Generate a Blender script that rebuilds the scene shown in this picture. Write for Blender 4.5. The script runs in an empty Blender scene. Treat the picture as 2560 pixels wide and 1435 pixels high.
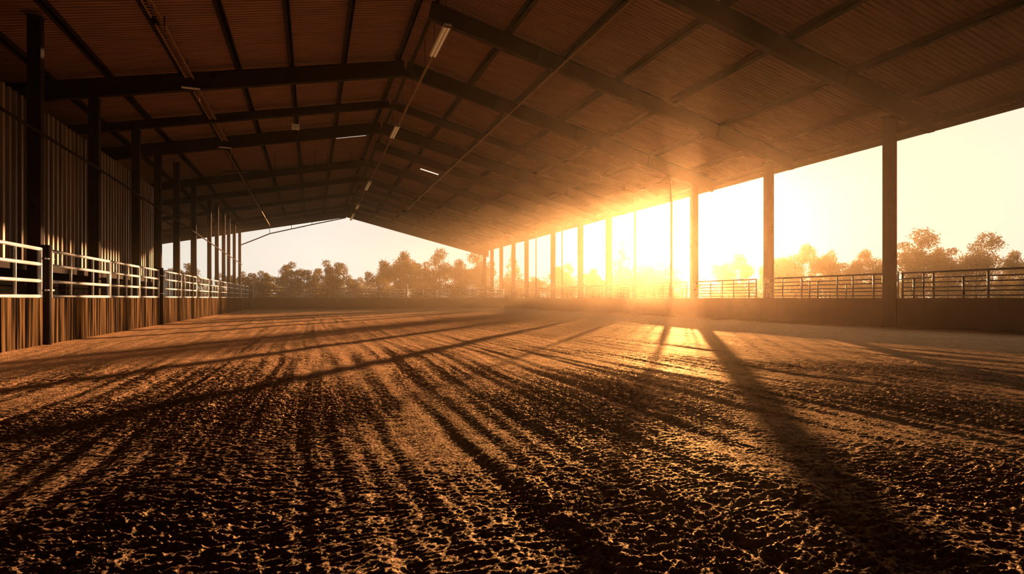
import bpy, math, random
import numpy as np
from mathutils import Vector

SC = bpy.context.scene
COL = SC.collection
rng = random.Random(11)
PI = math.pi

# ------------------------------------------------------------------ materials
def mat(name, color, rough=0.7, metal=0.0, spec=0.3, noise=None, bump=None, trans=None, stretch=(1, 1, 1)):
    m = bpy.data.materials.new(name); m.use_nodes = True
    nt = m.node_tree; N = nt.nodes; L = nt.links
    b = N['Principled BSDF']
    b.inputs['Base Color'].default_value = (*color, 1)
    b.inputs['Roughness'].default_value = rough
    b.inputs['Metallic'].default_value = metal
    b.inputs['Specular IOR Level'].default_value = spec
    tc = N.new('ShaderNodeTexCoord'); mp = N.new('ShaderNodeMapping')
    mp.inputs['Scale'].default_value = stretch
    L.new(tc.outputs['Object'], mp.inputs['Vector'])
    if noise:
        sc, c2, lo, hi = noise
        n = N.new('ShaderNodeTexNoise'); n.inputs['Scale'].default_value = sc; n.inputs['Detail'].default_value = 5
        L.new(mp.outputs[0], n.inputs['Vector'])
        r = N.new('ShaderNodeValToRGB')
        r.color_ramp.elements[0].position = lo; r.color_ramp.elements[0].color = (*color, 1)
        r.color_ramp.elements[1].position = hi; r.color_ramp.elements[1].color = (*c2, 1)
        L.new(n.outputs['Fac'], r.inputs[0]); L.new(r.outputs[0], b.inputs['Base Color'])
    if bump:
        sc, st, dist = bump
        n = N.new('ShaderNodeTexNoise'); n.inputs['Scale'].default_value = sc; n.inputs['Detail'].default_value = 6
        L.new(mp.outputs[0], n.inputs['Vector'])
        bp = N.new('ShaderNodeBump'); bp.inputs['Strength'].default_value = st; bp.inputs['Distance'].default_value = dist
        L.new(n.outputs['Fac'], bp.inputs['Height']); L.new(bp.outputs[0], b.inputs['Normal'])
    if trans:
        tr = N.new('ShaderNodeBsdfTranslucent'); tr.inputs['Color'].default_value = (*trans, 1)
        mx = N.new('ShaderNodeMixShader'); mx.inputs[0].default_value = 0.5
        L.new(b.outputs[0], mx.inputs[1]); L.new(tr.outputs[0], mx.inputs[2])
        L.new(mx.outputs[0], N['Material Output'].inputs['Surface'])
    return m

M = {
 'roof': mat('roof_sheet', (.23, .122, .097), .6, 0, .2, (3.0, (.31, .165, .13), .35, .7), stretch=(.15, 1, 1)),
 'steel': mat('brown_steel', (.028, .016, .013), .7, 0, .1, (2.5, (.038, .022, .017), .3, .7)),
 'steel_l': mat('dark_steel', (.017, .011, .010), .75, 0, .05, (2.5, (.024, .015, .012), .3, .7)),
 'kick': mat('dark_kickboard', (.05, .027, .019), .75, 0, .2, (1.6, (.065, .035, .023), .3, .7)),
 'kick_l': mat('stained_boards', (.012, .009, .008), .8, 0, 0, (2.2, (.20, .125, .06), .44, .68), (14, .35, .02), stretch=(1, 3.2, .16)),
 'rail_w': mat('galvanised_rail', (.55, .64, .74), .42, .1, .4, (6, (.42, .45, .5), .5, .85)),
 'rail_far': mat('white_rail', (.85, .84, .8), .4, 0, .5),
 'rail_b': mat('dark_rail', (.03, .024, .02), .5, .2, .4),
 'wall': mat('shed_cladding', (.14, .11, .085), .5, .1, .3, (1.5, (.38, .31, .24), .35, .75), stretch=(1, 2, .1)),
 'stall': mat('shade_black_boards', (.006, .006, .006), .9, 0, 0, (3, (.011, .009, .008), .4, .7), stretch=(1, .3, 4)),  # near-black base colour stands in for the stalls' shade
 'pipe': mat('pale_conduit', (.33, .22, .13), .5, .2, .4),
 'pipe_d': mat('dark_conduit', (.016, .011, .01), .8, 0, .05),
 'lamp': mat('lamp_housing', (.48, .30, .14), .45, .1, .4),
 'tube': mat('lamp_diffuser', (.8, .6, .34), .3, 0, .5),
 'rust': mat('rust_bracket', (.30, .17, .08), .6, .2, .3),
 'bark': mat('bark', (.055, .035, .022), .9, 0, .1, (5, (.03, .02, .014), .4, .7)),
 'leaf_a': mat('leaf_warm', (.09, .065, .03), .7, 0, 0, (.6, (.12, .085, .035), .3, .7), trans=(.22, .17, .06)),
 'leaf_b': mat('leaf_dark', (.075, .058, .028), .7, 0, 0, (.6, (.10, .075, .035), .3, .7), trans=(.17, .14, .06)),
 'field': mat('field', (.20, .17, .07), .95, 0, .05, (.3, (.26, .19, .08), .3, .7)),
 'white': mat('white_paint', (.7, .66, .58), .5, 0, .4),
}

for k_, st_ in (('tube', .14), ('lamp', .04)):  # faint emission imitates sunlight reflected off light fittings, brackets and junction box
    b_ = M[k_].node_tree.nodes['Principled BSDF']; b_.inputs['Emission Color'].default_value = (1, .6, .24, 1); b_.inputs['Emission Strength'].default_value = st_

def dirt_material():
    m = bpy.data.materials.new('arena_dirt'); m.use_nodes = True
    nt = m.node_tree; N = nt.nodes; L = nt.links
    b = N['Principled BSDF']
    b.inputs['Roughness'].default_value = .8
    b.inputs['Specular IOR Level'].default_value = 0.0
    b.inputs['Specular Tint'].default_value = (1, .72, .42, 1)
    tc = N.new('ShaderNodeTexCoord')
    n = N.new('ShaderNodeTexNoise'); n.inputs['Scale'].default_value = 7; n.inputs['Detail'].default_value = 8
    L.new(tc.outputs['Object'], n.inputs['Vector'])
    r = N.new('ShaderNodeValToRGB')
    r.color_ramp.elements[0].position = .3; r.color_ramp.elements[0].color = (.064, .032, .026, 1)
    r.color_ramp.elements[1].position = .72; r.color_ramp.elements[1].color = (.12, .059, .046, 1)
    L.new(n.outputs['Fac'], r.inputs[0])
    # painted light: shade in the near soil colour, sunlit brightness further on
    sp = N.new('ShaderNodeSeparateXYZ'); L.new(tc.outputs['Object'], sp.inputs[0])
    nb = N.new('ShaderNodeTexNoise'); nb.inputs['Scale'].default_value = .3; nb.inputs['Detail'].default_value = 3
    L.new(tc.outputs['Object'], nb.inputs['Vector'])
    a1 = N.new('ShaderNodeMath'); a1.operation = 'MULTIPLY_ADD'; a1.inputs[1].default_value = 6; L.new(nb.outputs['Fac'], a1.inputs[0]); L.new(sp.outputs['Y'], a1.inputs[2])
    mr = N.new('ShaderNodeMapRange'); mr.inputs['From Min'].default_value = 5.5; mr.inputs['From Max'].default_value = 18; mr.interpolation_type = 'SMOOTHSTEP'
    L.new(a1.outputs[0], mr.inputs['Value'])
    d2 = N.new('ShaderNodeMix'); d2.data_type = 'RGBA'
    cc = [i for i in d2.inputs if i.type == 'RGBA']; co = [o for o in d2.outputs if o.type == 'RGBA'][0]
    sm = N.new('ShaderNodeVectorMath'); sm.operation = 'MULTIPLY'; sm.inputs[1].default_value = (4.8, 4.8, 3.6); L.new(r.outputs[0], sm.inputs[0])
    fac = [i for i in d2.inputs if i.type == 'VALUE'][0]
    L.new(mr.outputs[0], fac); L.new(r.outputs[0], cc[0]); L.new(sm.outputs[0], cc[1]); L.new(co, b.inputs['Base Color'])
    n2 = N.new('ShaderNodeTexNoise'); n2.inputs['Scale'].default_value = 38; n2.inputs['Detail'].default_value = 7
    n2.inputs['Roughness'].default_value = .65
    L.new(tc.outputs['Object'], n2.inputs['Vector'])
    bp = N.new('ShaderNodeBump'); bp.inputs['Strength'].default_value = .9; bp.inputs['Distance'].default_value = .022
    L.new(n2.outputs['Fac'], bp.inputs['Height']); L.new(bp.outputs[0], b.inputs['Normal'])
    # loose grains tilt every which way: scatter the shading normal at crumb scale
    n3 = N.new('ShaderNodeTexNoise'); n3.inputs['Scale'].default_value = 55; n3.inputs['Detail'].default_value = 2
    L.new(tc.outputs['Object'], n3.inputs['Vector'])
    sb = N.new('ShaderNodeVectorMath'); sb.operation = 'SUBTRACT'; sb.inputs[1].default_value = (.5, .5, .5); L.new(n3.outputs['Color'], sb.inputs[0])
    sc_ = N.new('ShaderNodeVectorMath'); sc_.operation = 'MULTIPLY'; sc_.inputs[1].default_value = (5.5, 5.5, 1.0); L.new(sb.outputs[0], sc_.inputs[0])
    n4 = N.new('ShaderNodeTexNoise'); n4.inputs['Scale'].default_value = 1; n4.inputs['Detail'].default_value = 3
    mp = N.new('ShaderNodeMapping'); mp.inputs['Scale'].default_value = (6, 7.5, 6); L.new(tc.outputs['Object'], mp.inputs['Vector']); L.new(mp.outputs[0], n4.inputs['Vector'])
    s4 = N.new('ShaderNodeVectorMath'); s4.operation = 'SUBTRACT'; s4.inputs[1].default_value = (.5, .5, .5); L.new(n4.outputs['Color'], s4.inputs[0])
    m4 = N.new('ShaderNodeVectorMath'); m4.operation = 'MULTIPLY_ADD'; m4.inputs[1].default_value = (1.6, 1.6, .4); L.new(s4.outputs[0], m4.inputs[0]); L.new(sc_.outputs[0], m4.inputs[2])
    sc_ = m4
    av = N.new('ShaderNodeVectorMath'); av.operation = 'ADD'; L.new(sc_.outputs[0], av.inputs[0]); L.new(bp.outputs[0], av.inputs[1])
    nn = N.new('ShaderNodeVectorMath'); nn.operation = 'NORMALIZE'; L.new(av.outputs[0], nn.inputs[0])
    L.new(nn.outputs[0], b.inputs['Normal'])
    gl = N.new('ShaderNodeBsdfGlossy'); gl.inputs['Color'].default_value = (.09, .07, .04, 1); gl.inputs['Roughness'].default_value = .6
    L.new(nn.outputs[0], gl.inputs['Normal'])
    g2 = N.new('ShaderNodeMapRange'); g2.inputs['To Min'].default_value = 1; g2.inputs['To Max'].default_value = 3.6; L.new(mr.outputs[0], g2.inputs['Value'])  # same ramp lifts the sheen, painting more sun glow further on
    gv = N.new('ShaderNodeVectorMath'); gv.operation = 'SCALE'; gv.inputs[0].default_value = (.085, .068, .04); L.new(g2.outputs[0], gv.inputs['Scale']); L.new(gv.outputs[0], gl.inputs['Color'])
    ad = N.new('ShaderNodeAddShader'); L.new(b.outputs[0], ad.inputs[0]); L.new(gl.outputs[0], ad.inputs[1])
    L.new(ad.outputs[0], N['Material Output'].inputs['Surface'])
    return m

# ------------------------------------------------------------------ mesh builder
class MB:
    def __init__(s): s.v = []; s.f = []; s.smooth = []
    def add(s, vs, fs, smooth=False):
        o = len(s.v); s.v += [tuple(v) for v in vs]
        s.f += [tuple(i + o for i in f) for f in fs]; s.smooth += [smooth] * len(fs); return s
    def box(s, x0, x1, y0, y1, z0, z1):
        vs = [(x0,y0,z0),(x1,y0,z0),(x1,y1,z0),(x0,y1,z0),(x0,y0,z1),(x1,y0,z1),(x1,y1,z1),(x0,y1,z1)]
        return s.add(vs, [(0,3,2,1),(4,5,6,7),(0,1,5,4),(1,2,6,5),(2,3,7,6),(3,0,4,7)])
    def bar(s, p, q, w, h, up=(0, 0, 1)):
        p, q = Vector(p), Vector(q); d = (q - p).normalized(); up = Vector(up)
        a = d.cross(up).normalized() * w / 2; b = a.cross(d).normalized() * h / 2
        vs = [p-a-b, p+a-b, p+a+b, p-a+b, q-a-b, q+a-b, q+a+b, q-a+b]
        return s.add(vs, [(0,1,2,3),(7,6,5,4),(0,4,5,1),(1,5,6,2),(2,6,7,3),(3,7,4,0)])
    def tube(s, pts, r, n=10, r2=None):
        pts = [Vector(p) for p in pts]; k = len(pts); ring = []
        for i, p in enumerate(pts):
            d = (pts[min(i+1, k-1)] - pts[max(i-1, 0)]).normalized()
            u = Vector((0, 0, 1)) if abs(d.z) < .9 else Vector((1, 0, 0))
            a = d.cross(u).normalized(); b = a.cross(d)
            rr = r if r2 is None else r + (r2 - r) * i / (k - 1)
            ring += [p + (a * math.cos(2*PI*j/n) + b * math.sin(2*PI*j/n)) * rr for j in range(n)]
        fs = [(i*n+j, i*n+(j+1) % n, (i+1)*n+(j+1) % n, (i+1)*n+j) for i in range(k-1) for j in range(n)]
        s.add(ring, fs, True)
        o = len(s.v) - len(ring)
        s.f += [tuple(o+j for j in range(n))[::-1], tuple(o+(k-1)*n+j for j in range(n))]; s.smooth += [False, False]
        return s
    def build(s, name, m, parent=None):
        me = bpy.data.meshes.new(name)
        o = Vector(parent.location) if parent is not None else Vector((0, 0, 0))
        if parent is not None and parent.parent is not None: o = o + Vector(parent.parent.location)
        base = Vector((0, 0, 0))
        if parent is None:
            xs = [v[0] for v in s.v]; ys = [v[1] for v in s.v]; zs = [v[2] for v in s.v]
            base = Vector(((min(xs)+max(xs))/2, (min(ys)+max(ys))/2, min(zs)))
            o = base
        me.from_pydata([(v[0]-o[0], v[1]-o[1], v[2]-o[2]) for v in s.v], [], s.f)
        me.polygons.foreach_set('use_smooth', s.smooth)
        me.materials.append(m)
        ob = bpy.data.objects.new(name, me); COL.objects.link(ob)
        ob.parent = parent
        if parent is None: ob.location = base
        return ob

def tag(o, label=None, cat=None, group=None, kind=None):
    if label: o['label'] = label
    if cat: o['category'] = cat
    if group: o['group'] = group
    if kind: o['kind'] = kind
    return o
def empty(name, loc, label, cat, group=None):
    o = bpy.data.objects.new(name, None); COL.objects.link(o); o.location = loc; o.empty_display_size = .2
    return tag(o, label, cat, group)

ORD = ['first','second','third','fourth','fifth','sixth','seventh','eighth','ninth','tenth','eleventh','twelfth','thirteenth','fourteenth','fifteenth']

# ------------------------------------------------------------------ key dimensions (metres)
XR = 4.7                       # ridge
PR, PL = .245, .2              # roof pitches, open side and shed side
def zc(x): return 13.45 - (PR * (x - XR) if x > XR else PL * (XR - x))      # rafter centre line
SHEET = .64
XW, XL, YB = 22.7, -6.43, 66.0  # right kick wall, left fence line, back wall
XEAVE, XOUT = 26.1, -18.5
Y0, Y1 = -12.0, 84.0
KH = 1.2
SUN_AZ, SUN_EL = math.radians(36.2), math.radians(4.9)
SUN = Vector((math.sin(SUN_AZ)*math.cos(SUN_EL), math.cos(SUN_AZ)*math.cos(SUN_EL), math.sin(SUN_EL)))

# ------------------------------------------------------------------ floor of raked dirt
def perlin(x, y, seed):
    r = np.random.RandomState(seed); P = r.permutation(512).astype(np.int64)
    ang = r.rand(512) * 2 * np.pi; gx, gy = np.cos(ang), np.sin(ang)
    xi = np.floor(x).astype(np.int64); yi = np.floor(y).astype(np.int64)
    xf = x - xi; yf = y - yi
    u = xf*xf*xf*(xf*(xf*6-15)+10); v = yf*yf*yf*(yf*(yf*6-15)+10)
    def g(ix, iy, fx, fy):
        hsh = P[(P[ix & 511] + iy) & 511]
        return gx[hsh]*fx + gy[hsh]*fy
    a = g(xi, yi, xf, yf); b = g(xi+1, yi, xf-1, yf); c = g(xi, yi+1, xf, yf-1); d = g(xi+1, yi+1, xf-1, yf-1)
    return (a*(1-u)+b*u)*(1-v) + (c*(1-u)+d*u)*v

def axis(lo, hi, c0, c1, d0, k):
    """1-D sample positions: spacing d0 between c0 and c1, growing by factor k with distance outside."""
    pts = list(np.arange(c0, c1, d0))
    x = c1
    while x < hi: pts.append(x); x += d0 + k * (x - c1)
    pts.append(hi)
    x = c0; left = []
    while x > lo: x -= d0 + k * (c0 - x); left.append(max(x, lo))
    return np.array(left[::-1] + pts)

def dirt_floor():
    xs = axis(-6.5, XW + .05, -2.0, 4.2, .0108, .0058)
    ys = axis(-3.0, YB, 1.4, 6.5, .0108, .0036)
    X, Y = np.meshgrid(xs, ys)
    wx = X + .35*perlin(X*.35, Y*.12, 1) + .05*perlin(X*2, Y*1.1, 2)
    wy = Y + .3*perlin(X*.5, Y*.4, 3)
    gap = np.maximum(np.gradient(xs)[None, :], np.gradient(ys)[:, None])
    lim = lambda fr: np.clip(1.9 - 3*gap*fr, 0, 1)      # leave out what the mesh cannot carry
    calm = 1 - .4*np.clip((Y-7)/7, 0, 1)
    furrow = perlin(wx*1.9, wy*.10, 4)*.034 + perlin(wx*4.6, wy*.22, 5)*.022
    clod = 1 - np.abs(perlin(wx*6.8, wy*12.5, 6))*2
    clod2 = 1 - np.abs(perlin(wx*15, wy*25, 7))*2
    fine = 1 - np.abs(perlin(X*30, Y*42, 8))*2
    fine2 = perlin(X*38, Y*46, 9)
    crest = lambda v: np.sign(v)*np.abs(v)**1.8
    patch = np.clip(.6 + 1.3*perlin(X*.45, Y*.35, 10),   .1, 1.4) * (1 + .35*np.clip((9-Y)/6, 0, 1))
    Z = furrow*1.1*calm + patch*(crest(clod)*.016*lim(9) + crest(clod2)*.0125*lim(19))*calm + crest(fine)*.008*patch*lim(34)*calm + fine2*.004*lim(40)*calm + .03*perlin(X*.3, Y*.25, 12)
    edge = np.minimum.reduce([np.clip((X+6.5)/.8, 0, 1), np.clip((XW-X)/.8, 0, 1), np.clip((YB-Y)/1.0, 0, 1)])
    Z = Z*(.35+.65*edge) - .03 + (1-edge)*.05
    ny, nx = X.shape
    co = np.stack([X, Y, Z], -1).reshape(-1, 3).astype(np.float32)
    i = np.arange(nx*ny).reshape(ny, nx)
    q = np.stack([i[:-1,:-1], i[:-1,1:], i[1:,1:], i[1:,:-1]], -1).reshape(-1, 4)
    me = bpy.data.meshes.new('floor')
    me.vertices.add(len(co)); me.vertices.foreach_set('co', co.ravel())
    me.loops.add(q.size); me.loops.foreach_set('vertex_index', q.ravel().astype(np.int32))
    me.polygons.add(len(q)); me.polygons.foreach_set('loop_start', np.arange(0, q.size, 4, dtype=np.int32))
    me.polygons.foreach_set('use_smooth', np.ones(len(q), dtype=bool))
    me.update(calc_edges=True)
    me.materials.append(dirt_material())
    o = bpy.data.objects.new('floor', me); COL.objects.link(o)
    tag(o, 'raked orange brown dirt floor of the riding arena', 'floor', kind='structure')
    print('floor verts', len(co))
dirt_floor()
g = MB().box(-400, 500, -60, 700, -.5, -.22).build('ground_outside', M['field'])
tag(g, 'dry field around the open sided arena', 'ground', kind='structure')

# ------------------------------------------------------------------ roof sheets (one ribbed ceiling with a few torn gaps)
def roof():
    mb = MB(); per = .21
    prof = [(0, 0), (.055, 0), (.08, .042), (.155, .042), (.18, 0)]
    ysamp = []
    y = Y0
    while y < Y1:
        ysamp += [(y + a, b) for a, b in prof if y + a < Y1]; y += per
    ysamp.append((Y1, 0))
    holes = HOLES
    for side, (xa, xb) in (('r', (XR, XEAVE)), ('l', (XOUT, XR))):
        br = sorted({xa, xb} | {e for hx0, hx1, _, _ in holes for e in (hx0, hx1) if xa < e < xb})
        rows = []
        for (yy, dz) in ysamp:
            rows.append([(x, yy, zc(x) + SHEET + dz) for x in br])
        o = len(mb.v)
        mb.v += [p for r in rows for p in r]; n = len(br)
        for i in range(len(rows)-1):
            for j in range(n-1):
                xm = (br[j]+br[j+1])/2; ym = (ysamp[i][0]+ysamp[i+1][0])/2
                if any(a < xm < b and c < ym < d for a, b, c, d in holes): continue
                mb.f.append((o+i*n+j, o+(i+1)*n+j, o+(i+1)*n+j+1, o+i*n+j+1)); mb.smooth.append(False)
    ob = mb.build('ceiling', M['roof'])
    tag(ob, 'ribbed brown metal roof sheets of the arena', 'ceiling', kind='structure')
HOLES = [(9.3, 11.2, 50.7, 51.15), (1.75, 4.0, 45.1, 45.32)]
roof()
o = MB().box(XEAVE-.06, XEAVE+.02, Y0, Y1, zc(XEAVE)+.42, zc(XEAVE)+SHEET+.05).build('trim_1', M['steel'])
tag(o, 'fascia board along the open eave', 'fascia', kind='structure')

# ------------------------------------------------------------------ shed side walls, rear wall
def ribbed_wall(name, x, y0, y1, z0, z1, period, depth, m):
    mb = MB(); ys = []; y = y0
    while y < y1:
        for a, d in ((0, 0), (.52, 0), (.6, depth), (.92, depth)):
            if y + a*period < y1: ys.append((y + a*period, d))
        y += period
    ys.append((y1, 0)); o = 0
    for (yy, d) in ys: mb.v += [(x+d, yy, z0), (x+d, yy, z1)]
    for i in range(len(ys)-1): mb.f.append((2*i, 2*i+2, 2*i+3, 2*i+1)); mb.smooth.append(False)
    return mb.build(name, m)
tag(ribbed_wall('wall_left', -9.75, Y0, 42.4, 2.45, 8.35, .42, .12, M['wall']), 'upright ribbed metal cladding of the shed along the fence', 'wall', kind='structure')
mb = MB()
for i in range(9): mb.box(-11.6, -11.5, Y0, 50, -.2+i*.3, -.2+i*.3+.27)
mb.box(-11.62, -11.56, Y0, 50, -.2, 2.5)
tag(mb.build('wall_stall', M['stall']), 'boarded stall wall, coloured near black for the shade under the cladding', 'wall', kind='structure')
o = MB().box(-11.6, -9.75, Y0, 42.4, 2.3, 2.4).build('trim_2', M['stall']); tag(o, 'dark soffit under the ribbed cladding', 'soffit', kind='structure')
o = MB().box(-9.72, -9.56, Y0, 42.4, 2.2, 2.5).build('trim_3', M['steel_l']); tag(o, 'dark header beam below the ribbed cladding', 'beam', kind='structure')
o = MB().box(XOUT, XOUT+.1, Y0, 74, -.3, zc(XOUT)+.6).build('shade_wall_outer', M['stall']); tag(o, 'unseen outer wall added to darken the shed side', 'wall', kind='structure')  # out of view, added to block sky light from the left roof
o = MB().box(XOUT, XEAVE, Y0-.1, Y0, -.3, 14.5).build('shade_wall_rear', M['stall']); tag(o, 'wall added behind the viewer to keep the foreground dark', 'wall', kind='structure')  # added behind the camera to hold the foreground dark
o = MB().box(XW+.5, XW+.6, Y0, 7.5, -.3, 9.3).build('shade_wall_right', M['stall']); tag(o, 'unseen wall added to shade the near end of the open side', 'wall', kind='structure')  # out of frame, closes the right side to darken the near floor

# ------------------------------------------------------------------ low kick walls
o = MB().box(XW, XW+.14, -3, YB+.14, -.3, KH).build('wall_right', M['kick']); tag(o, 'low dark brown kick wall under the open side', 'wall', kind='structure')
o = MB().box(XL, XW+.14, YB, YB+.14, -.3, KH).build('wall_back', M['kick']); tag(o, 'low brown kick wall across the far end', 'wall', kind='structure')

# ------------------------------------------------------------------ steel frame
def i_beam(name, p, q, depth, width, m, label, cat, group):
    t = empty(name, p, label, cat, group)
    up = Vector((0, 0, 1)); d = (Vector(q)-Vector(p)).normalized(); n = (up - d*up.dot(d)).normalized()
    P, Q = Vector(p), Vector(q)
    MB().bar(P, Q, .03, depth-.06).build('web', m, t)
    for s in (-1, 1): MB().bar(P+n*s*(depth/2-.015), Q+n*s*(depth/2-.015), width, .03).build('flange', m, t)
    for k in range(1, 4):
        c = P + (Q-P)*k/4
        MB().bar(c-n*(depth/2-.04), c+n*(depth/2-.04), width*.85, .02, up=d).build('stiffener', m, t)
    return t
FY = [16.3, 23.6, 30.0, 36.3, 41.0, 46.2, 52.4, 59.9, 64.3, 69.0, 73.0, 78.0, 83.6]
DEP = .74
THICK = {16.3: .74, 23.6: .74, 30.0: .8, 36.3: .46, 41.0: .78, 46.2: .62, 52.4: .6, 59.9: .5}
def depth(y): return THICK.get(y, .42)
FL = [y for y in FY[2:] if y not in (46.2, 64.3, 73.0)]
def rafter(y, x1, m, label, group):
    dz = (DEP-depth(y))/2-.01; s = 1 if x1 > XR else -1
    i_beam('roof_rafter', (XR+.02*s, y, zc(XR)+dz), (x1, y, zc(x1)+dz), depth(y), .28, m, label, 'rafter', group)
def where(k, n): return f'{ORD[k]} from the viewer' if k <= 4 else f'{ORD[n-1-k]} from the far gable'
for k, y in enumerate(FL):
    rafter(y, -18.3, M['steel_l'], f'dark sloping steel rafter over the shed side, {where(k, len(FL))}', 'rafters over the shed side')
for k, y in enumerate(FY):
    rafter(y, 24.7, M['steel'], f'brown sloping steel rafter over the open side, {where(k, len(FY))}', 'rafters over the open side')

def purlin(x, label, m, lip):
    z = zc(x) + DEP/2 + .015; h = SHEET - DEP/2 - .035
    mb = MB().box(x-.06, x+.06, Y0, Y1, z, z+h)
    mb.box(min(x-.06, x+lip), max(x+.06, x+lip), Y0, Y1, z, z+.02)
    return tag(mb.build('roof_purlin', m), label, 'purlin', 'purlins running the length of the roof')
for i, x in enumerate([8.2, 11.0, 13.8, 16.8, 20.1, 23.0, 25.3]):
    purlin(x, f'long roof purlin over the open side, {ORD[i]} from the ridge', M['steel'], .24)
for i, x in enumerate([4.35, 1.6, -.9, -3.3, -5.7, -8.6, -10.8, -13.2, -15.6]):
    purlin(x, 'long ridge purlin on the shed side of the roof peak' if i == 0 else f'long roof purlin over the shed side, {ORD[i]} from the ridge', M['steel_l'], -.2)
o = tag(MB().box(5.0, 5.1, Y0, Y1, zc(5.05)+DEP/2+.015, zc(5.05)+SHEET-.02).build('roof_purlin', M['steel']), 'long ridge purlin on the open side of the roof peak', 'purlin', 'purlins running the length of the roof')
for k, (xa, xb) in enumerate(((XR, XEAVE), (XOUT, XR))):
    mb = MB(); ya, yb = Y1-.12, Y1+.02
    vs = [(x, y, zc(x)+d) for x in (xa, xb) for y in (ya, yb) for d in (-.62, SHEET+.06)]
    mb.add(vs, [(0,2,3,1),(4,5,7,6),(0,1,5,4),(2,6,7,3),(0,4,6,2),(1,3,7,5)])
    tag(mb.build(f'trim_{4+k}', M['steel']), 'gable board along the far edge of the roof, ' + ('open side' if k == 0 else 'shed side'), 'gable board', kind='structure')

def column(x, y, z0, z1, w, dpt, m, label, group):
    t = empty('steel_column', (x, y, z0), label, 'column', group); t['kind'] = 'thing'
    mb = MB().box(x-w/2, x-w/2+.03, y-dpt/2, y+dpt/2, z0, z1).box(x+w/2-.03, x+w/2, y-dpt/2, y+dpt/2, z0, z1).box(x-w/2+.03, x+w/2-.03, y-.015, y+.015, z0, z1)
    mb.build('shaft', m, t)
    MB().box(x-w/2-.05, x+w/2+.05, y-dpt/2-.05, y+dpt/2+.05, z0, z0+.04).build('base_plate', m, t)
    MB().box(x-w/2-.03, x+w/2+.03, y-dpt/2-.03, y+dpt/2+.03, z1-.04, z1).build('cap_plate', m, t)
    for zz in (z0+2.6, z0+5.2):
        MB().box(x-w/2+.03, x+w/2-.03, y-dpt/2+.02, y+dpt/2-.02, zz, zz+.02).build('stiffener', m, t)
    return t
RP = [16.5, 23.75, 30.0, 41.0, 46.2, 52.4, 59.9, 64.3, 69.0, 73.0, 76.5]
def top(x, y, frames=FY):
    f = min(frames, key=lambda v: abs(v-y))
    return zc(x) + DEP/2 - depth(f) - .02 if abs(f-y) < .45 else zc(x) + DEP/2 - .02
for i, y in enumerate(RP):
    lab = ['tall brown steel column nearest the viewer, standing by the dark rail gate',
           'tall amber lit steel column, second from the viewer on the open side',
           'tall column on the open side standing right against the low sun'][i] if i < 3 else f'hazy golden steel column of the open side, {ORD[len(RP)-1-i]} from its far end'
    xc = XW-.28 if i == 0 else XW+.46
    column(xc, y, -.1 if i == 0 else -.3, top(xc, y)-.06, .44, .3, M['steel'], lab, 'columns of the open side')
for i, (y, r) in enumerate([(32.4, .085), (37.0, .075), (50.2, .06), (57.0, .06)]):
    zt = zc(XW+.46)+DEP/2-.02
    t = empty('pipe_post', (XW+.46, y, -.3), ['thin pipe post on the open side just beyond the sunlit column, with a concrete footing', 'thin bare pipe post, second nearest of the open side', 'thin pipe post, second from the far end of the open side', 'thin pipe post, farthest on the open side'][i], 'post', 'thin pipe posts of the open side')
    MB().tube([(XW+.46, y, -.3), (XW+.46, y, zt)], r).build('shaft', M['steel'], t)
    MB().box(XW+.46-.16, XW+.46+.16, y-.16, y+.16, zt-.03, zt).build('cap_plate', M['steel'], t)
    if i == 0: MB().tube([(XW+.46, y, -.3), (XW+.46, y, 1.9), (XW+.46, y, 2.05)], .2, 12, .12).build('footing', M['kick'], t)
LC = [24.3] + FY[2:]
for i, y in enumerate(LC):
    lab = ['tall dark column before the ribbed cladding, nearest the viewer', 'tall dark column before the ribbed cladding, second from the viewer', 'tall dark column before the ribbed cladding, third from the viewer', 'tall dark column at the far end of the ribbed cladding', 'dark column standing first past the end of the cladding', 'dark column standing second past the end of the cladding'][i] if i < 6 else f'slim looking dark column of the shed side, {ORD[len(LC)-1-i]} from the far gable'
    column(-9.2, y, -.3, (zc(-9.2)+SHEET-.16 if i == 0 else top(-9.2, y, FL)-.05), .4 if i < 6 else .34, .28, M['steel_l'], lab, 'columns of the shed side')

# ------------------------------------------------------------------ rail fences
def panel(name, label, cat, group, p, q, rails, r, ups, m, zb=KH, fat=None):
    """rail panel from p to q (xy): rails = heights, ups = (fraction, z0, z1, radius)"""
    t = empty(name, (p[0], p[1], zb), label, cat, group)
    P = lambda f, z: (p[0]+(q[0]-p[0])*f, p[1]+(q[1]-p[1])*f, z)
    for k, z in enumerate(rails):
        MB().tube([P(0, z), P(1, z)], fat if (fat and k == len(rails)-1) else r).build('rail', m, t)
    for f, z0, z1, rr in ups:
        MB().tube([P(f, z0), P(f, z1)], rr).build('upright', m, t)
    return t

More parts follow.
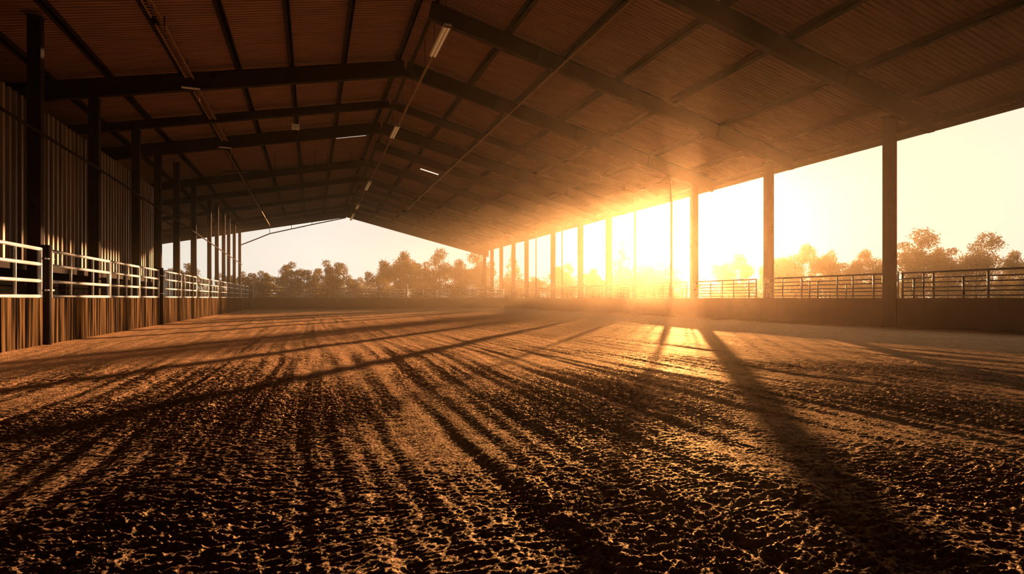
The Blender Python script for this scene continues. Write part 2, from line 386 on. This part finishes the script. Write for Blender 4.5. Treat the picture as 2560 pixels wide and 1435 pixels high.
# left: pale rails and stained kick boards, bay by bay
LB = [(10.2, 13.6), (13.6, 17.25), (17.75, 22.3), (22.3, 25.7), (25.7, 28.75), (29.15, 33.2)] + [(33.2+4.1*k, 33.2+4.1*(k+1)) for k in range(8)]
LRAIL = [1.245, 1.63, 2.05, 2.43]
nm = ['pale rail fence panel cut by the frame edge', 'pale rail fence panel before the first dark fence post', 'long pale rail panel just past the first dark fence post', 'pale rail panel third past the frame edge, before lit cladding', 'pale rail panel ending at the second dark fence post', 'pale rail panel just past the second dark fence post']
for i, (a, b) in enumerate(LB):
    ups = [(0.012, 1.2, 2.43, .05), (.988, 1.2, 2.43, .05)]
    n = 2 if i % 3 else 3
    for k in range(n):
        f = (k+1)/(n+1) + rng.uniform(-.05, .05)
        ups.append((f, 1.245, 2.43, .032))
    ups.append((rng.uniform(.12, .2), 2.05, 2.43, .028))
    if i > 4: ups.append((rng.uniform(.75, .9), 1.245, 2.43, .03))
    lab = nm[i] if i < 6 else f'pale rail panel toward the far corner, {ORD[len(LB)-1-i]} from the corner'
    panel('rail_panel', lab, 'fence panel', 'pale rail panels on the shed side', (XL, a), (XL, b), LRAIL, .043, ups, M['rail_w'])
    lab = (f'stained kick panel below the {nm[i]}' if i < 6 else f'streaked kick panel toward the far corner, {ORD[len(LB)-1-i]} from the corner').replace('rail fence', 'fence')
    mb = MB(); w = .23; y = a + .02
    while y < b - .03:
        y2 = min(y+w, b-.02); mb.box(XL-.05+rng.uniform(0, .012), XL+.035+rng.uniform(0, .022), y, y2-.006, -.2, KH); y = y2
    tag(mb.build('kick_panel', M['kick_l']), lab, 'kick panel', 'kick panels on the shed side')
for y, lab in ((17.5, 'dark round fence post between the two nearest pale panels'), (28.95, 'dark round fence post in the middle of the pale rail fence')):
    t = empty('fence_post', (XL, y, -.2), lab, 'fence post', 'dark fence posts')
    MB().tube([(XL, y, -.2), (XL, y, 2.5)], .14, 14).build('shaft', M['steel_l'], t)
    MB().tube([(XL, y, 2.5), (XL, y, 2.55)], .15, 14).build('cap', M['steel_l'], t)
    for z in (1.4, 2.2): MB().tube([(XL+.1, y-.24, z), (XL+.1, y+.24, z)], .022).build('hinge', M['rail_w'], t)

# right: dark rails silhouetted against the field
RB = [(10.0, 16.25), (17.0, 23.6), (24.2, 29.6), (30.2, 36.7), (37.3, 40.7), (41.3, 45.9), (46.5, 52.1), (52.7, 59.6), (60.2, 65.8)]
RRAIL = [1.3, 1.48, 1.63, 1.82, 2.0, 2.22]
nmr = ['dark rail gate with a latch, before the nearest column', 'dark rail panel between the nearest column and the amber column', 'brown rail panel between the amber column and the sun']
for i, (a, b) in enumerate(RB):
    a2, b2 = a, b
    ups = [(.006, 1.2, 2.22, .04), (.994, 1.2, 2.22, .04)]
    if i == 0: ups += [(.92, 1.2, 2.0, .038), (.80, 1.2, 2.22, .042), (.63, 1.2, 2.0, .04), (.5, 1.2, 2.22, .042), (.2, 1.2, 2.22, .04), (.86, 1.2, 2.2, .03)]
    elif i == 1: ups += [(.07, 1.2, 2.22, .042), (.22, 1.2, 2.22, .035), (.27, 1.2, 1.82, .03), (.34, 1.2, 2.22, .035), (.5, 1.2, 2.0, .03), (.57, 1.2, 2.0, .03), (.64, 1.2, 2.22, .04), (.82, 1.2, 2.22, .03), (.92, 1.2, 2.0, .025), (.95, 1.2, 2.22, .03)]
    else:
        n = int((b-a)/.95)
        for k in range(n):
            ups.append(((k+.5)/n + rng.uniform(-.03, .03), 1.2, 2.22 if rng.random() < .7 else 1.9, .032))
    lab = nmr[i] if i < 3 else f'haze covered rail panel of the open side, {ORD[len(RB)-1-i]} from the far corner'
    t = panel('rail_panel', lab, 'fence panel', 'dark rail panels on the open side', (XW+.07, a2), (XW+.07, b2), RRAIL, .027, ups, M['rail_b'], fat=.04)
    if i == 0:
        MB().tube([(XW+.0, 16.35, 1.2), (XW+.0, 16.35, 2.3)], .035).build('latch_post', M['rail_w'], t)
        MB().tube([(XW-.02, 16.3, 1.95), (XW-.02, 15.9, 1.95)], .02).build('latch', M['rail_w'], t)
# back: white rails
BB = [(-5.7, 0.2), (0.2, 5.0), (5.0, 10.3), (10.7, 15.6), (15.6, 19.2), (19.2, 22.5)]
nmb = ['white rail panel of the far fence at the shed corner', 'white far fence panel, second from the shed corner', 'white far fence panel before the tall white post', 'white far fence panel past the tall white post', 'hazy far fence panel, second from the open corner', 'golden hazed far fence panel at the open corner']
for i, (a, b) in enumerate(BB):
    ups = [(.01, 1.2, 2.2, .05), (.99, 1.2, 2.2, .05), (.35, 1.2, 2.2, .035), (.68, 1.2, 2.2, .035)]
    panel('rail_panel', nmb[i], 'fence panel', 'white rail panels of the far fence', (a, YB+.07), (b, YB+.07), [1.27, 1.55, 1.85, 2.2], .07, ups, M['rail_far'])
for x, zt_, lab in ((-6.0, 2.7, 'tall white corner post where the shed fence meets the far fence'), (10.5, 2.75, 'tall white post in the middle of the far fence'), (-.4, 4.2, 'thin white pole rising above the far fence')):
    y = YB-.1 if x != -.4 else YB+.35
    t = empty('fence_post', (x, y, -.1), lab, 'fence post')
    MB().tube([(x, y, -.1 if x != -.4 else -.3), (x, y, zt_)], .09 if x != -.4 else .05).build('shaft', M['rail_w'], t)
    MB().tube([(x, y, zt_), (x, y, zt_+.08)], .13 if x != -.4 else .06, 10, .03).build('cap', M['rail_w'], t)
# white gear beyond the far fence
def pen(x, y, w, lab):
    t = empty('pen_gate', (x, y, -.22), lab, 'gate', 'pen gates beyond the far fence')
    for z in (.3, .9, 1.5, 2.1): MB().tube([(x, y, z), (x+w, y, z)], .05).build('rail', M['rail_w'], t)
    for f in (0, .5, 1): MB().tube([(x+w*f, y, -.22), (x+w*f, y, 2.15)], .06).build('upright', M['rail_w'], t)
pen(2.6, 70.5, 1.8, 'white pen gate beyond the far fence, nearer the shed corner')
pen(5.4, 71.5, 2.6, 'wider white pen gate beyond the middle of the far fence')

# ------------------------------------------------------------------ services under the roof
XS = 5.25
def strip_light(y0, y1, z, lab):
    t = empty('strip_light', (XS, y0, z), lab, 'light fixture', 'strip lights along the ridge')
    MB().box(XS-.16, XS+.16, y0, y1, z, z+.09).build('housing', M['lamp'], t)
    for s in (-.08, .08): MB().tube([(XS+s, y0+.08, z-.03), (XS+s, y1-.08, z-.03)], .035).build('tube', M['tube'], t)
    for yy in (y0, y1-.03): MB().box(XS-.17, XS+.17, yy, yy+.03, z-.07, z+.1).build('end_cap', M['rust'], t)
    for yy in (y0+.4, y1-.4): MB().tube([(XS, yy, z+.09), (XS, yy, zc(XS)+SHEET-.02)], .012).build('hanger', M['pipe_d'], t)
ZS = 12.35
for (a, b, lab) in ((22.5, 25.6, 'ridge strip light nearest the viewer'), (36.6, 39.6, 'ridge strip light second from the viewer'), (55.0, 59.5, 'ridge strip light third from the viewer'), (69.0, 72.5, 'ridge strip light fourth from the viewer'), (77.0, 83.0, 'ridge strip light by the far gable')):
    strip_light(a, b, ZS, lab)
for (a, b, lab) in ((25.7, 36.5, 'conduit run between the two nearest ridge strip lights'), (39.7, 54.9, 'conduit run between the second and third ridge strip lights'), (59.6, 68.9, 'conduit run between the third and fourth ridge strip lights')):
    t = empty('conduit', (XS, a, ZS), lab, 'conduit', 'conduits along the ridge')
    MB().box(XS-.05, XS+.05, a, b, ZS, ZS+.09).build('trunking', M['rust'], t)
    for k in range(3):
        y = a + (b-a)*(k+.5)/3
        MB().tube([(XS, y, ZS+.09), (XS, y, zc(XS)+SHEET-.02)], .012).build('hanger', M['pipe_d'], t)
# pale pipe along the open side of the roof
xp = 10.45; zp = zc(xp)-DEP/2-.14
t = empty('water_pipe', (xp, 10, zp), 'thin pale pipe running under the open side rafters', 'pipe')
MB().tube([(xp, 10, zp), (xp, 64.5, zp)], .045).build('pipe_run', M['pipe'], t)
MB().tube([(xp, 64.3, zp), (xp, 64.7, zp)], .16, 12).build('end_valve', M['white'], t)
for y in FY[:10]: MB().box(xp-.02, xp+.02, y-.02, y+.02, zp, zp+.16).build('hanger', M['pipe_d'], t)
# cable tray with rungs along the shed side
def tray(y0, y1, lab):
    x = -5.35; z = zc(x)-.05
    t = empty('cable_tray', (x, y0, z), lab, 'cable tray', 'cable trays under the shed side roof')
    for s in (-.16, .16): MB().box(x+s-.02, x+s+.02, y0, y1, z, z+.09).build('side_rail', M['rust'], t)
    y = y0+.1
    while y < y1-.1: MB().box(x-.14, x+.14, y-.025, y+.025, z+.02, z+.05).build('rung', M['rust'], t); y += .22
    for yy in (y0+.6, y1-.6): MB().box(x-.02, x+.02, yy, yy+.04, z+.05, zc(x)+SHEET-.02).build('hanger', M['pipe_d'], t)
for a, b, lab in ((16.9, 23.6, 'ribbed cable tray nearest the viewer, above the shed side'), (24.2, 29.6, 'cable tray in the second bay of the shed side roof'), (30.2, 36.0, 'cable tray in the third bay of the shed side roof'), (36.6, 40.7, 'cable tray in the fourth bay of the shed side roof')):
    tray(a, b, lab)
t = empty('conduit', (-5.35, 41.3, 10.9), 'thin conduit carrying on from the cable trays to the far gable', 'conduit')
zz = zc(-5.35)-DEP/2-.1
MB().tube([(-5.35, 41.3, zz), (-5.35, 83, zz)], .05).build('pipe_run', M['rust'], t)
for y in FY[6:]: MB().box(-5.37, -5.33, y-.02, y+.02, zz, zz+.12).build('hanger', M['pipe_d'], t)
for y, lab in ((30.0, 'lit bracket under the shed side rafter nearest the cable tray'), (41.0, 'lit bracket where the cable trays end')):
    x = -5.35; z = zc(x)-DEP/2
    t = empty('bracket', (x, y-.2, z-.06), lab, 'bracket', 'brackets under the shed side rafters')
    MB().box(x-.38, x+.38, y-.28, y-.14, z-.06, z-.012).build('plate', M['lamp'], t)
    MB().tube([(x+.3, y-.2, z-.06), (x+.3, y+.1, z-.5), (x+.05, y+.15, z-.55)], .03).build('arm', M['rust'], t)
# box on a drop pipe
t = empty('junction_box', (-1.0, 38.9, 12.1), 'small pale box hanging from a drop pipe under the shed side roof', 'box')
MB().box(-1.24, -.76, 38.8, 39.0, 12.12, 12.46).build('case', M['lamp'], t)
MB().box(-1.2, -.8, 38.77, 38.8, 12.16, 12.42).build('cover', M['lamp'], t)
MB().tube([(-1.0, 38.9, 12.46), (-1.0, 38.9, zc(-1)+SHEET-.02)], .03).build('drop_pipe', M['pipe_d'], t)
# long diagonal looking conduit along the shed columns
t = empty('conduit', (-8.87, 5, 6.7), 'long dark conduit fixed across the shed side columns', 'conduit')
MB().tube([(-8.87, 5, 7.0), (-8.87, 30, 6.9), (-8.87, 50, 6.5), (-8.87, 83, 5.7)], .055).build('pipe_run', M['pipe_d'], t)
for y, z in ((23.9, 6.92), (29.9, 6.9), (36.3, 6.77), (41.0, 6.68), (46.2, 6.58)): MB().box(-9.0, -8.87, y-.06, y+.06, z-.08, z+.08).build('clip', M['pipe_d'], t)
# gable pipe under the far roof edge
t = empty('gable_pipe', (-9.2, 83.9, 9.2), 'dark pipe with hangers below the far gable edge', 'pipe')
zg = lambda x: zc(x) - .75
MB().tube([(-9.1, 83.9, zc(-9.1)-2.3), (-7.5, 83.9, zc(-7.5)-1.9), (-5.5, 83.9, zc(-5.5)-1.35), (0, 83.9, zc(0)-.95), (XR-.1, 83.9, zc(XR)-.7)], .075).build('pipe_run', M['pipe_d'], t)
for x, d in ((-5.5, 1.35), (-2.7, 1.15), (0, .95), (2.7, .8)): MB().tube([(x, 83.9, zc(x)-d), (x, 83.9, zc(x)-DEP/2)], .035).build('hanger', M['pipe_d'], t)
# cross pipe in the middle bays
for (xa, xb, y, dz, lab) in ((-6.5, 1.0, 47.6, -.35, 'thin pipe hung across the middle of the shed side roof'), (-1.2, 3.6, 49.8, -.5, 'short pipe hung across the roof beside the ridge')):
    t = empty('cross_pipe', (xa, y, zc(xa)+dz), lab, 'pipe', 'pipes across the shed side roof')
    MB().tube([(xa, y, zc(xa)+dz), (xb, y, zc(xa)+dz+.6)], .05).build('pipe_run', M['pipe_d'], t)
    for f in (.1, .5, .9):
        x = xa+(xb-xa)*f; MB().tube([(x, y, zc(xa)+dz+.6*f), (x, y, zc(x)+SHEET-.02)], .02).build('hanger', M['pipe_d'], t)

# ------------------------------------------------------------------ trees beyond the arena
def leaf_mesh(name, blobs, n, size, seed, squash=.8):
    r = np.random.RandomState(seed)
    w = np.array([b[3]**2 for b in blobs]); w = w/w.sum()
    idx = r.choice(len(blobs), n, p=w)
    B = np.array(blobs)[idx]
    d = r.normal(size=(n, 3)); d /= np.linalg.norm(d, axis=1)[:, None]
    rad = B[:, 3]*(.45+.55*r.rand(n)**.5)*(1+.18*r.normal(size=n))
    c = B[:, :3] + d*rad[:, None]*np.array([1, 1, squash])
    a = r.normal(size=(n, 3)); a /= np.linalg.norm(a, axis=1)[:, None]
    b = np.cross(a, r.normal(size=(n, 3))); b /= np.linalg.norm(b, axis=1)[:, None]
    s = (size*(.6+.8*r.rand(n)))[:, None]
    v = np.stack([c-a*s, c+b*s*.6, c+a*s, c-b*s*.6], 1).reshape(-1, 3)
    me = bpy.data.meshes.new(name)
    me.from_pydata(v.tolist(), [], np.arange(4*n).reshape(-1, 4).tolist())
    return me
def blobs_round(seed, k=16, w=.36, h0=.16, h1=.9):
    r = random.Random(seed); out = [(0, 0, .45, .2), (0, 0, .62, .18), (0, 0, .28, .18)]
    for _ in range(k):
        z = r.uniform(h0, h1); t = (z-h0)/(h1-h0); rr = w*math.sin(PI*min(max(.18+.74*t, .1), .95))**.8
        a = r.uniform(0, 2*PI); q = rr*r.uniform(.35, 1)
        out.append((q*math.cos(a), q*math.sin(a), z, r.uniform(.07, .15)))
    return out
def blobs_cone(seed):
    r = random.Random(seed); out = []
    for k in range(26):
        z = .14+.84*k/25; rr = .2*(1-z)+.012
        a = r.uniform(0, 2*PI); out.append((rr*math.cos(a)*.7, rr*math.sin(a)*.7, z, rr*.75+.01))
    return out
PROTO = {
 'round': (leaf_mesh('crown_round', blobs_round(3, 18), 12000, .014, 1), 'leaf_a'),
 'broad': (leaf_mesh('crown_broad', blobs_round(9, 22, .55, .12, .92), 17000, .013, 2), 'leaf_a'),
 'loose': (leaf_mesh('crown_loose', blobs_round(17, 15, .46, .2, .95), 9000, .0135, 3), 'leaf_b'),
 'dense': (leaf_mesh('crown_dense', blobs_round(23, 24, .44, .1, .9), 12000, .0145, 4), 'leaf_b'),
 'cone': (leaf_mesh('crown_cone', blobs_cone(5), 6000, .011, 5), 'leaf_b'),
}
for me, m in PROTO.values(): me.materials.append(M[m])
def trunk_mesh():
    mb = MB().tube([(0, 0, -.02), (.006, 0, .2), (0, .006, .45), (0, 0, .7)], .022, 9, .008)
    for k in range(5):
        a = k*1.3; z = .22+.07*k
        mb.tube([(0, 0, z), (.1*math.cos(a), .1*math.sin(a), z+.1), (.2*math.cos(a), .2*math.sin(a), z+.18)], .01, 6, .004)
    return mb
TR = trunk_mesh()
TRM = bpy.data.meshes.new('trunk'); TRM.from_pydata(TR.v, [], TR.f); TRM.materials.append(M['bark'])
CAMF, TH = 1400.0, math.atan(500/1400)
def tree(kind, px, top, dist, label, wide=1.0):
    """kind, bearing (as a 2560-px frame column), top row, distance"""
    u = (px-1280)/CAMF*dist
    X = u*math.cos(TH)+dist*math.sin(TH); Y = dist*math.cos(TH)-u*math.sin(TH)
    H = 1.2+(745-top)*dist/CAMF+.25
    t = empty({'cone': 'conifer_tree'}.get(kind, 'broadleaf_tree'), (X, Y, -.25), label, 'tree', 'trees beyond the arena')
    me, _ = PROTO[kind]
    for nm_, md in (('crown', me), ('trunk', TRM)):
        c = bpy.data.objects.new(nm_, md); COL.objects.link(c); c.parent = t
    s = H/.98
    t.scale = (s*wide, s*wide, s); t.rotation_euler.z = rng.uniform(0, 6.28)
TREES = [
 ('dense', 470, 655, 116, 'dark leafy tree seen between the shed side columns', .9),
 ('dense', 425, 668, 120, 'low dark tree seen past the end of the shed cladding', .9),
 ('round', 560, 680, 118, 'small round tree behind the slim far columns of the shed side', 1.0),
 ('dense', 617, 676, 112, 'small dense tree just past the last shed side column', .9),
 ('dense', 662, 675, 112, 'small round topped tree beyond the shed corner of the far fence', .9),
 ('dense', 727, 653, 104, 'taller of the dark green trees above the far fence near the shed', .85),
 ('dense', 782, 668, 106, 'lower dark tree between the two taller ones above the far fence', .9),
 ('dense', 832, 647, 102, 'dark rounded tree at the edge of the sky gap above the far fence', .9),
 ('round', 893, 690, 108, 'lowest small tree in the sky gap above the far fence', .9),
 ('broad', 955, 652, 104, 'spreading tree left of the tallest golden tree above the far fence', .8),
 ('broad', 1000, 615, 98, 'tallest golden tree above the far fence, under the gable', .75),
 ('dense', 1052, 650, 104, 'golden leafy tree between the two tall ones under the gable', 1.0),
 ('loose', 1098, 628, 100, 'tall loose golden tree under the low end of the gable', .8),
 ('broad', 1150, 640, 103, 'hazy golden tree just before the far open side columns', .85),
 ('loose', 1205, 630, 108, 'hazy golden tree behind the farthest open side columns', .9),
 ('cone', 1283, 622, 116, 'hazed conifer seen between the far open side columns', 1.0),
 ('dense', 1340, 690, 120, 'low hazy tree behind the far rail panels of the open side', .9),
 ('round', 1412, 655, 120, 'hazed round tree behind the middle open side columns', 1.0),
 ('dense', 1480, 668, 122, 'low hazed tree beside the pointed conifer', .9),
 ('cone', 1554, 600, 118, 'tall pointed conifer in the bright haze', 1.15),
 ('round', 1605, 650, 124, 'pale hazed tree just past the pointed conifer', 1.1),
 ('dense', 1665, 652, 124, 'nearly white tree lost in the sun glare', 1.0),
 ('broad', 1822, 624, 122, 'broad rounded pale tree just past the sunlit column', .85),
 ('round', 1935, 640, 124, 'smaller tree just past the amber column', .9),
 ('broad', 1988, 600, 120, 'golden rounded tree in the wide open bay', .8),
 ('round', 2075, 622, 122, 'narrow golden tree in the middle of the wide open bay', .75),
 ('dense', 2125, 648, 122, 'low golden tree before the nearest column in the wide open bay', .9),
 ('broad', 2190, 612, 118, 'tall leafy tree partly hidden by the nearest column', .75),
 ('loose', 2290, 578, 112, 'tallest tree past the nearest column, with an airy crown', .95),
 ('broad', 2370, 606, 114, 'wide tree behind the dark gate, next to the tallest one', .7),
 ('loose', 2440, 590, 112, 'airy tree behind the dark gate, last before the gap in the trees', .95),
 ('dense', 2505, 672, 120, 'low bush like tree in the gap behind the dark gate', .7),
 ('broad', 2562, 615, 110, 'tree cut by the frame edge beyond the dark gate', .7),
]
for a in TREES: tree(*a)
# undergrowth below the crowns
def hedge(px0, px1, dist, h, seed, name, label):
    r = random.Random(seed); bl = []
    n = int((px1-px0)/16)
    for k in range(n):
        px = px0+(px1-px0)*k/(n-1); d = dist+r.uniform(-3, 3); u = (px-1280)/CAMF*d
        bl.append((u*math.cos(TH)+d*math.sin(TH), d*math.cos(TH)-u*math.sin(TH), r.uniform(.5, h*.6), r.uniform(h*.35, h*.6)))
    me = leaf_mesh(name, bl, n*900, .16, seed, 1.0); me.materials.append(M['leaf_b'])
    o = bpy.data.objects.new(name, me); COL.objects.link(o); tag(o, label, 'undergrowth', kind='stuff')
hedge(400, 1290, 124, 5.0, 1, 'undergrowth', 'dense undergrowth below the trees beyond the far fence')
hedge(1240, 2640, 130, 6.2, 2, 'undergrowth', 'hazy undergrowth below the trees beyond the open side')
# pale shed far past the cladding
t = empty('trailer', (-24.5, 108, -.25), 'pale box trailer parked past the end of the shed cladding', 'trailer')
MB().box(-27.5, -21.5, 106.5, 109.5, .6, 5.6).build('body', M['white'], t)
MB().box(-27.7, -21.3, 106.3, 109.7, 5.6, 5.8).build('roof', M['white'], t)
for x in (-26, -23):
    MB().tube([(x, 106.4, .3), (x, 106.9, .3)], .55, 14).build('wheel', M['rail_b'], t)

# ------------------------------------------------------------------ dusty air
def haze(name, box, density, g, label):
    o = MB().box(*box).build(name, M['field'])
    tag(o, label, 'haze', kind='stuff')
    m = bpy.data.materials.new(name); m.use_nodes = True
    N = m.node_tree.nodes; L = m.node_tree.links
    N.remove(N['Principled BSDF'])
    v = N.new('ShaderNodeVolumeScatter'); v.inputs['Color'].default_value = (1, .77, .48, 1)
    v.inputs['Density'].default_value = density; v.inputs['Anisotropy'].default_value = g
    L.new(v.outputs[0], N['Material Output'].inputs['Volume'])
    m.cycles.volume_sampling = 'DISTANCE'
    o.data.materials.clear(); o.data.materials.append(m)
haze('dust_haze', (-190, 210, -40, 190, -1.0, 46), .00062, .86, 'thin golden dust haze hanging in the air')
haze('arena_dust', (-9.0, 22.4, 27, 65.9, -.25, 8.2), .0026, .83, 'thicker golden dust hanging over the far half of the arena')

# ------------------------------------------------------------------ sun and sky
sd = bpy.data.lights.new('low_sun', 'SUN'); sd.energy = 17; sd.color = (1, .47, .19); sd.angle = math.radians(.55)
so = bpy.data.objects.new('low_sun', sd); COL.objects.link(so)
so.rotation_euler = (-SUN).to_track_quat('-Z', 'Y').to_euler(); so.location = (60, 80, 30)
w = bpy.data.worlds.new('sunset_sky'); SC.world = w; w.use_nodes = True
N = w.node_tree.nodes; L = w.node_tree.links
bg = N['Background']
tc = N.new('ShaderNodeTexCoord')
dt = N.new('ShaderNodeVectorMath'); dt.operation = 'DOT_PRODUCT'; dt.inputs[1].default_value = SUN
L.new(tc.outputs['Generated'], dt.inputs[0])
def math_node(op, a, b):
    n = N.new('ShaderNodeMath'); n.operation = op
    for k, v in enumerate((a, b)):
        if isinstance(v, (int, float)): n.inputs[k].default_value = v
        else: L.new(v, n.inputs[k])
    return n.outputs[0]
d = math_node('MAXIMUM', dt.outputs['Value'], 0.0)
def glow(power, col):
    p = math_node('POWER', d, power)
    v = N.new('ShaderNodeVectorMath'); v.operation = 'SCALE'; v.inputs[0].default_value = col; L.new(p, v.inputs['Scale'])
    return v.outputs[0]
def vadd(a, b):
    v = N.new('ShaderNodeVectorMath'); v.operation = 'ADD'; L.new(a, v.inputs[0]); L.new(b, v.inputs[1]); return v.outputs[0]
half = math_node('MULTIPLY_ADD', dt.outputs['Value'], .5); half.node.inputs[2].default_value = .5
ramp = N.new('ShaderNodeValToRGB'); L.new(half, ramp.inputs[0])
e = ramp.color_ramp.elements
e[0].position = 0; e[0].color = (.14, .13, .14, 1)
e[1].position = 1; e[1].color = (.80, .66, .52, 1)
k = e.new(.55); k.color = (.32, .285, .25, 1)
k = e.new(.82); k.color = (.86, .80, .68, 1)
k = e.new(.905); k.color = (.95, .91, .78, 1)
L.new(vadd(vadd(ramp.outputs[0], glow(14, (.07, .055, .04))), glow(160, (1.2, .95, .55))), bg.inputs['Color'])
bg.inputs['Strength'].default_value = 1.0

# ------------------------------------------------------------------ camera
cd = bpy.data.cameras.new('camera'); cam = bpy.data.objects.new('camera', cd); COL.objects.link(cam)
cd.sensor_width = 36; cd.lens = CAMF/2560*36; cd.shift_y = 27.5/2560; cd.clip_end = 3000; cd.clip_start = .05
cam.location = (0, 0, 1.2); cam.rotation_euler = (PI/2, 0, -TH)
SC.camera = cam

SC.view_settings.view_transform = 'Standard'
SC.view_settings.look = 'None'
SC.cycles.use_denoising = True
SC.cycles.use_adaptive_sampling = True; SC.cycles.adaptive_threshold = .02; SC.cycles.adaptive_min_samples = 22
SC.cycles.max_bounces = 3; SC.cycles.diffuse_bounces = 2; SC.cycles.glossy_bounces = 1
SC.cycles.transmission_bounces = 3; SC.cycles.volume_bounces = 0; SC.cycles.transparent_max_bounces = 6
SC.cycles.sample_clamp_indirect = 4
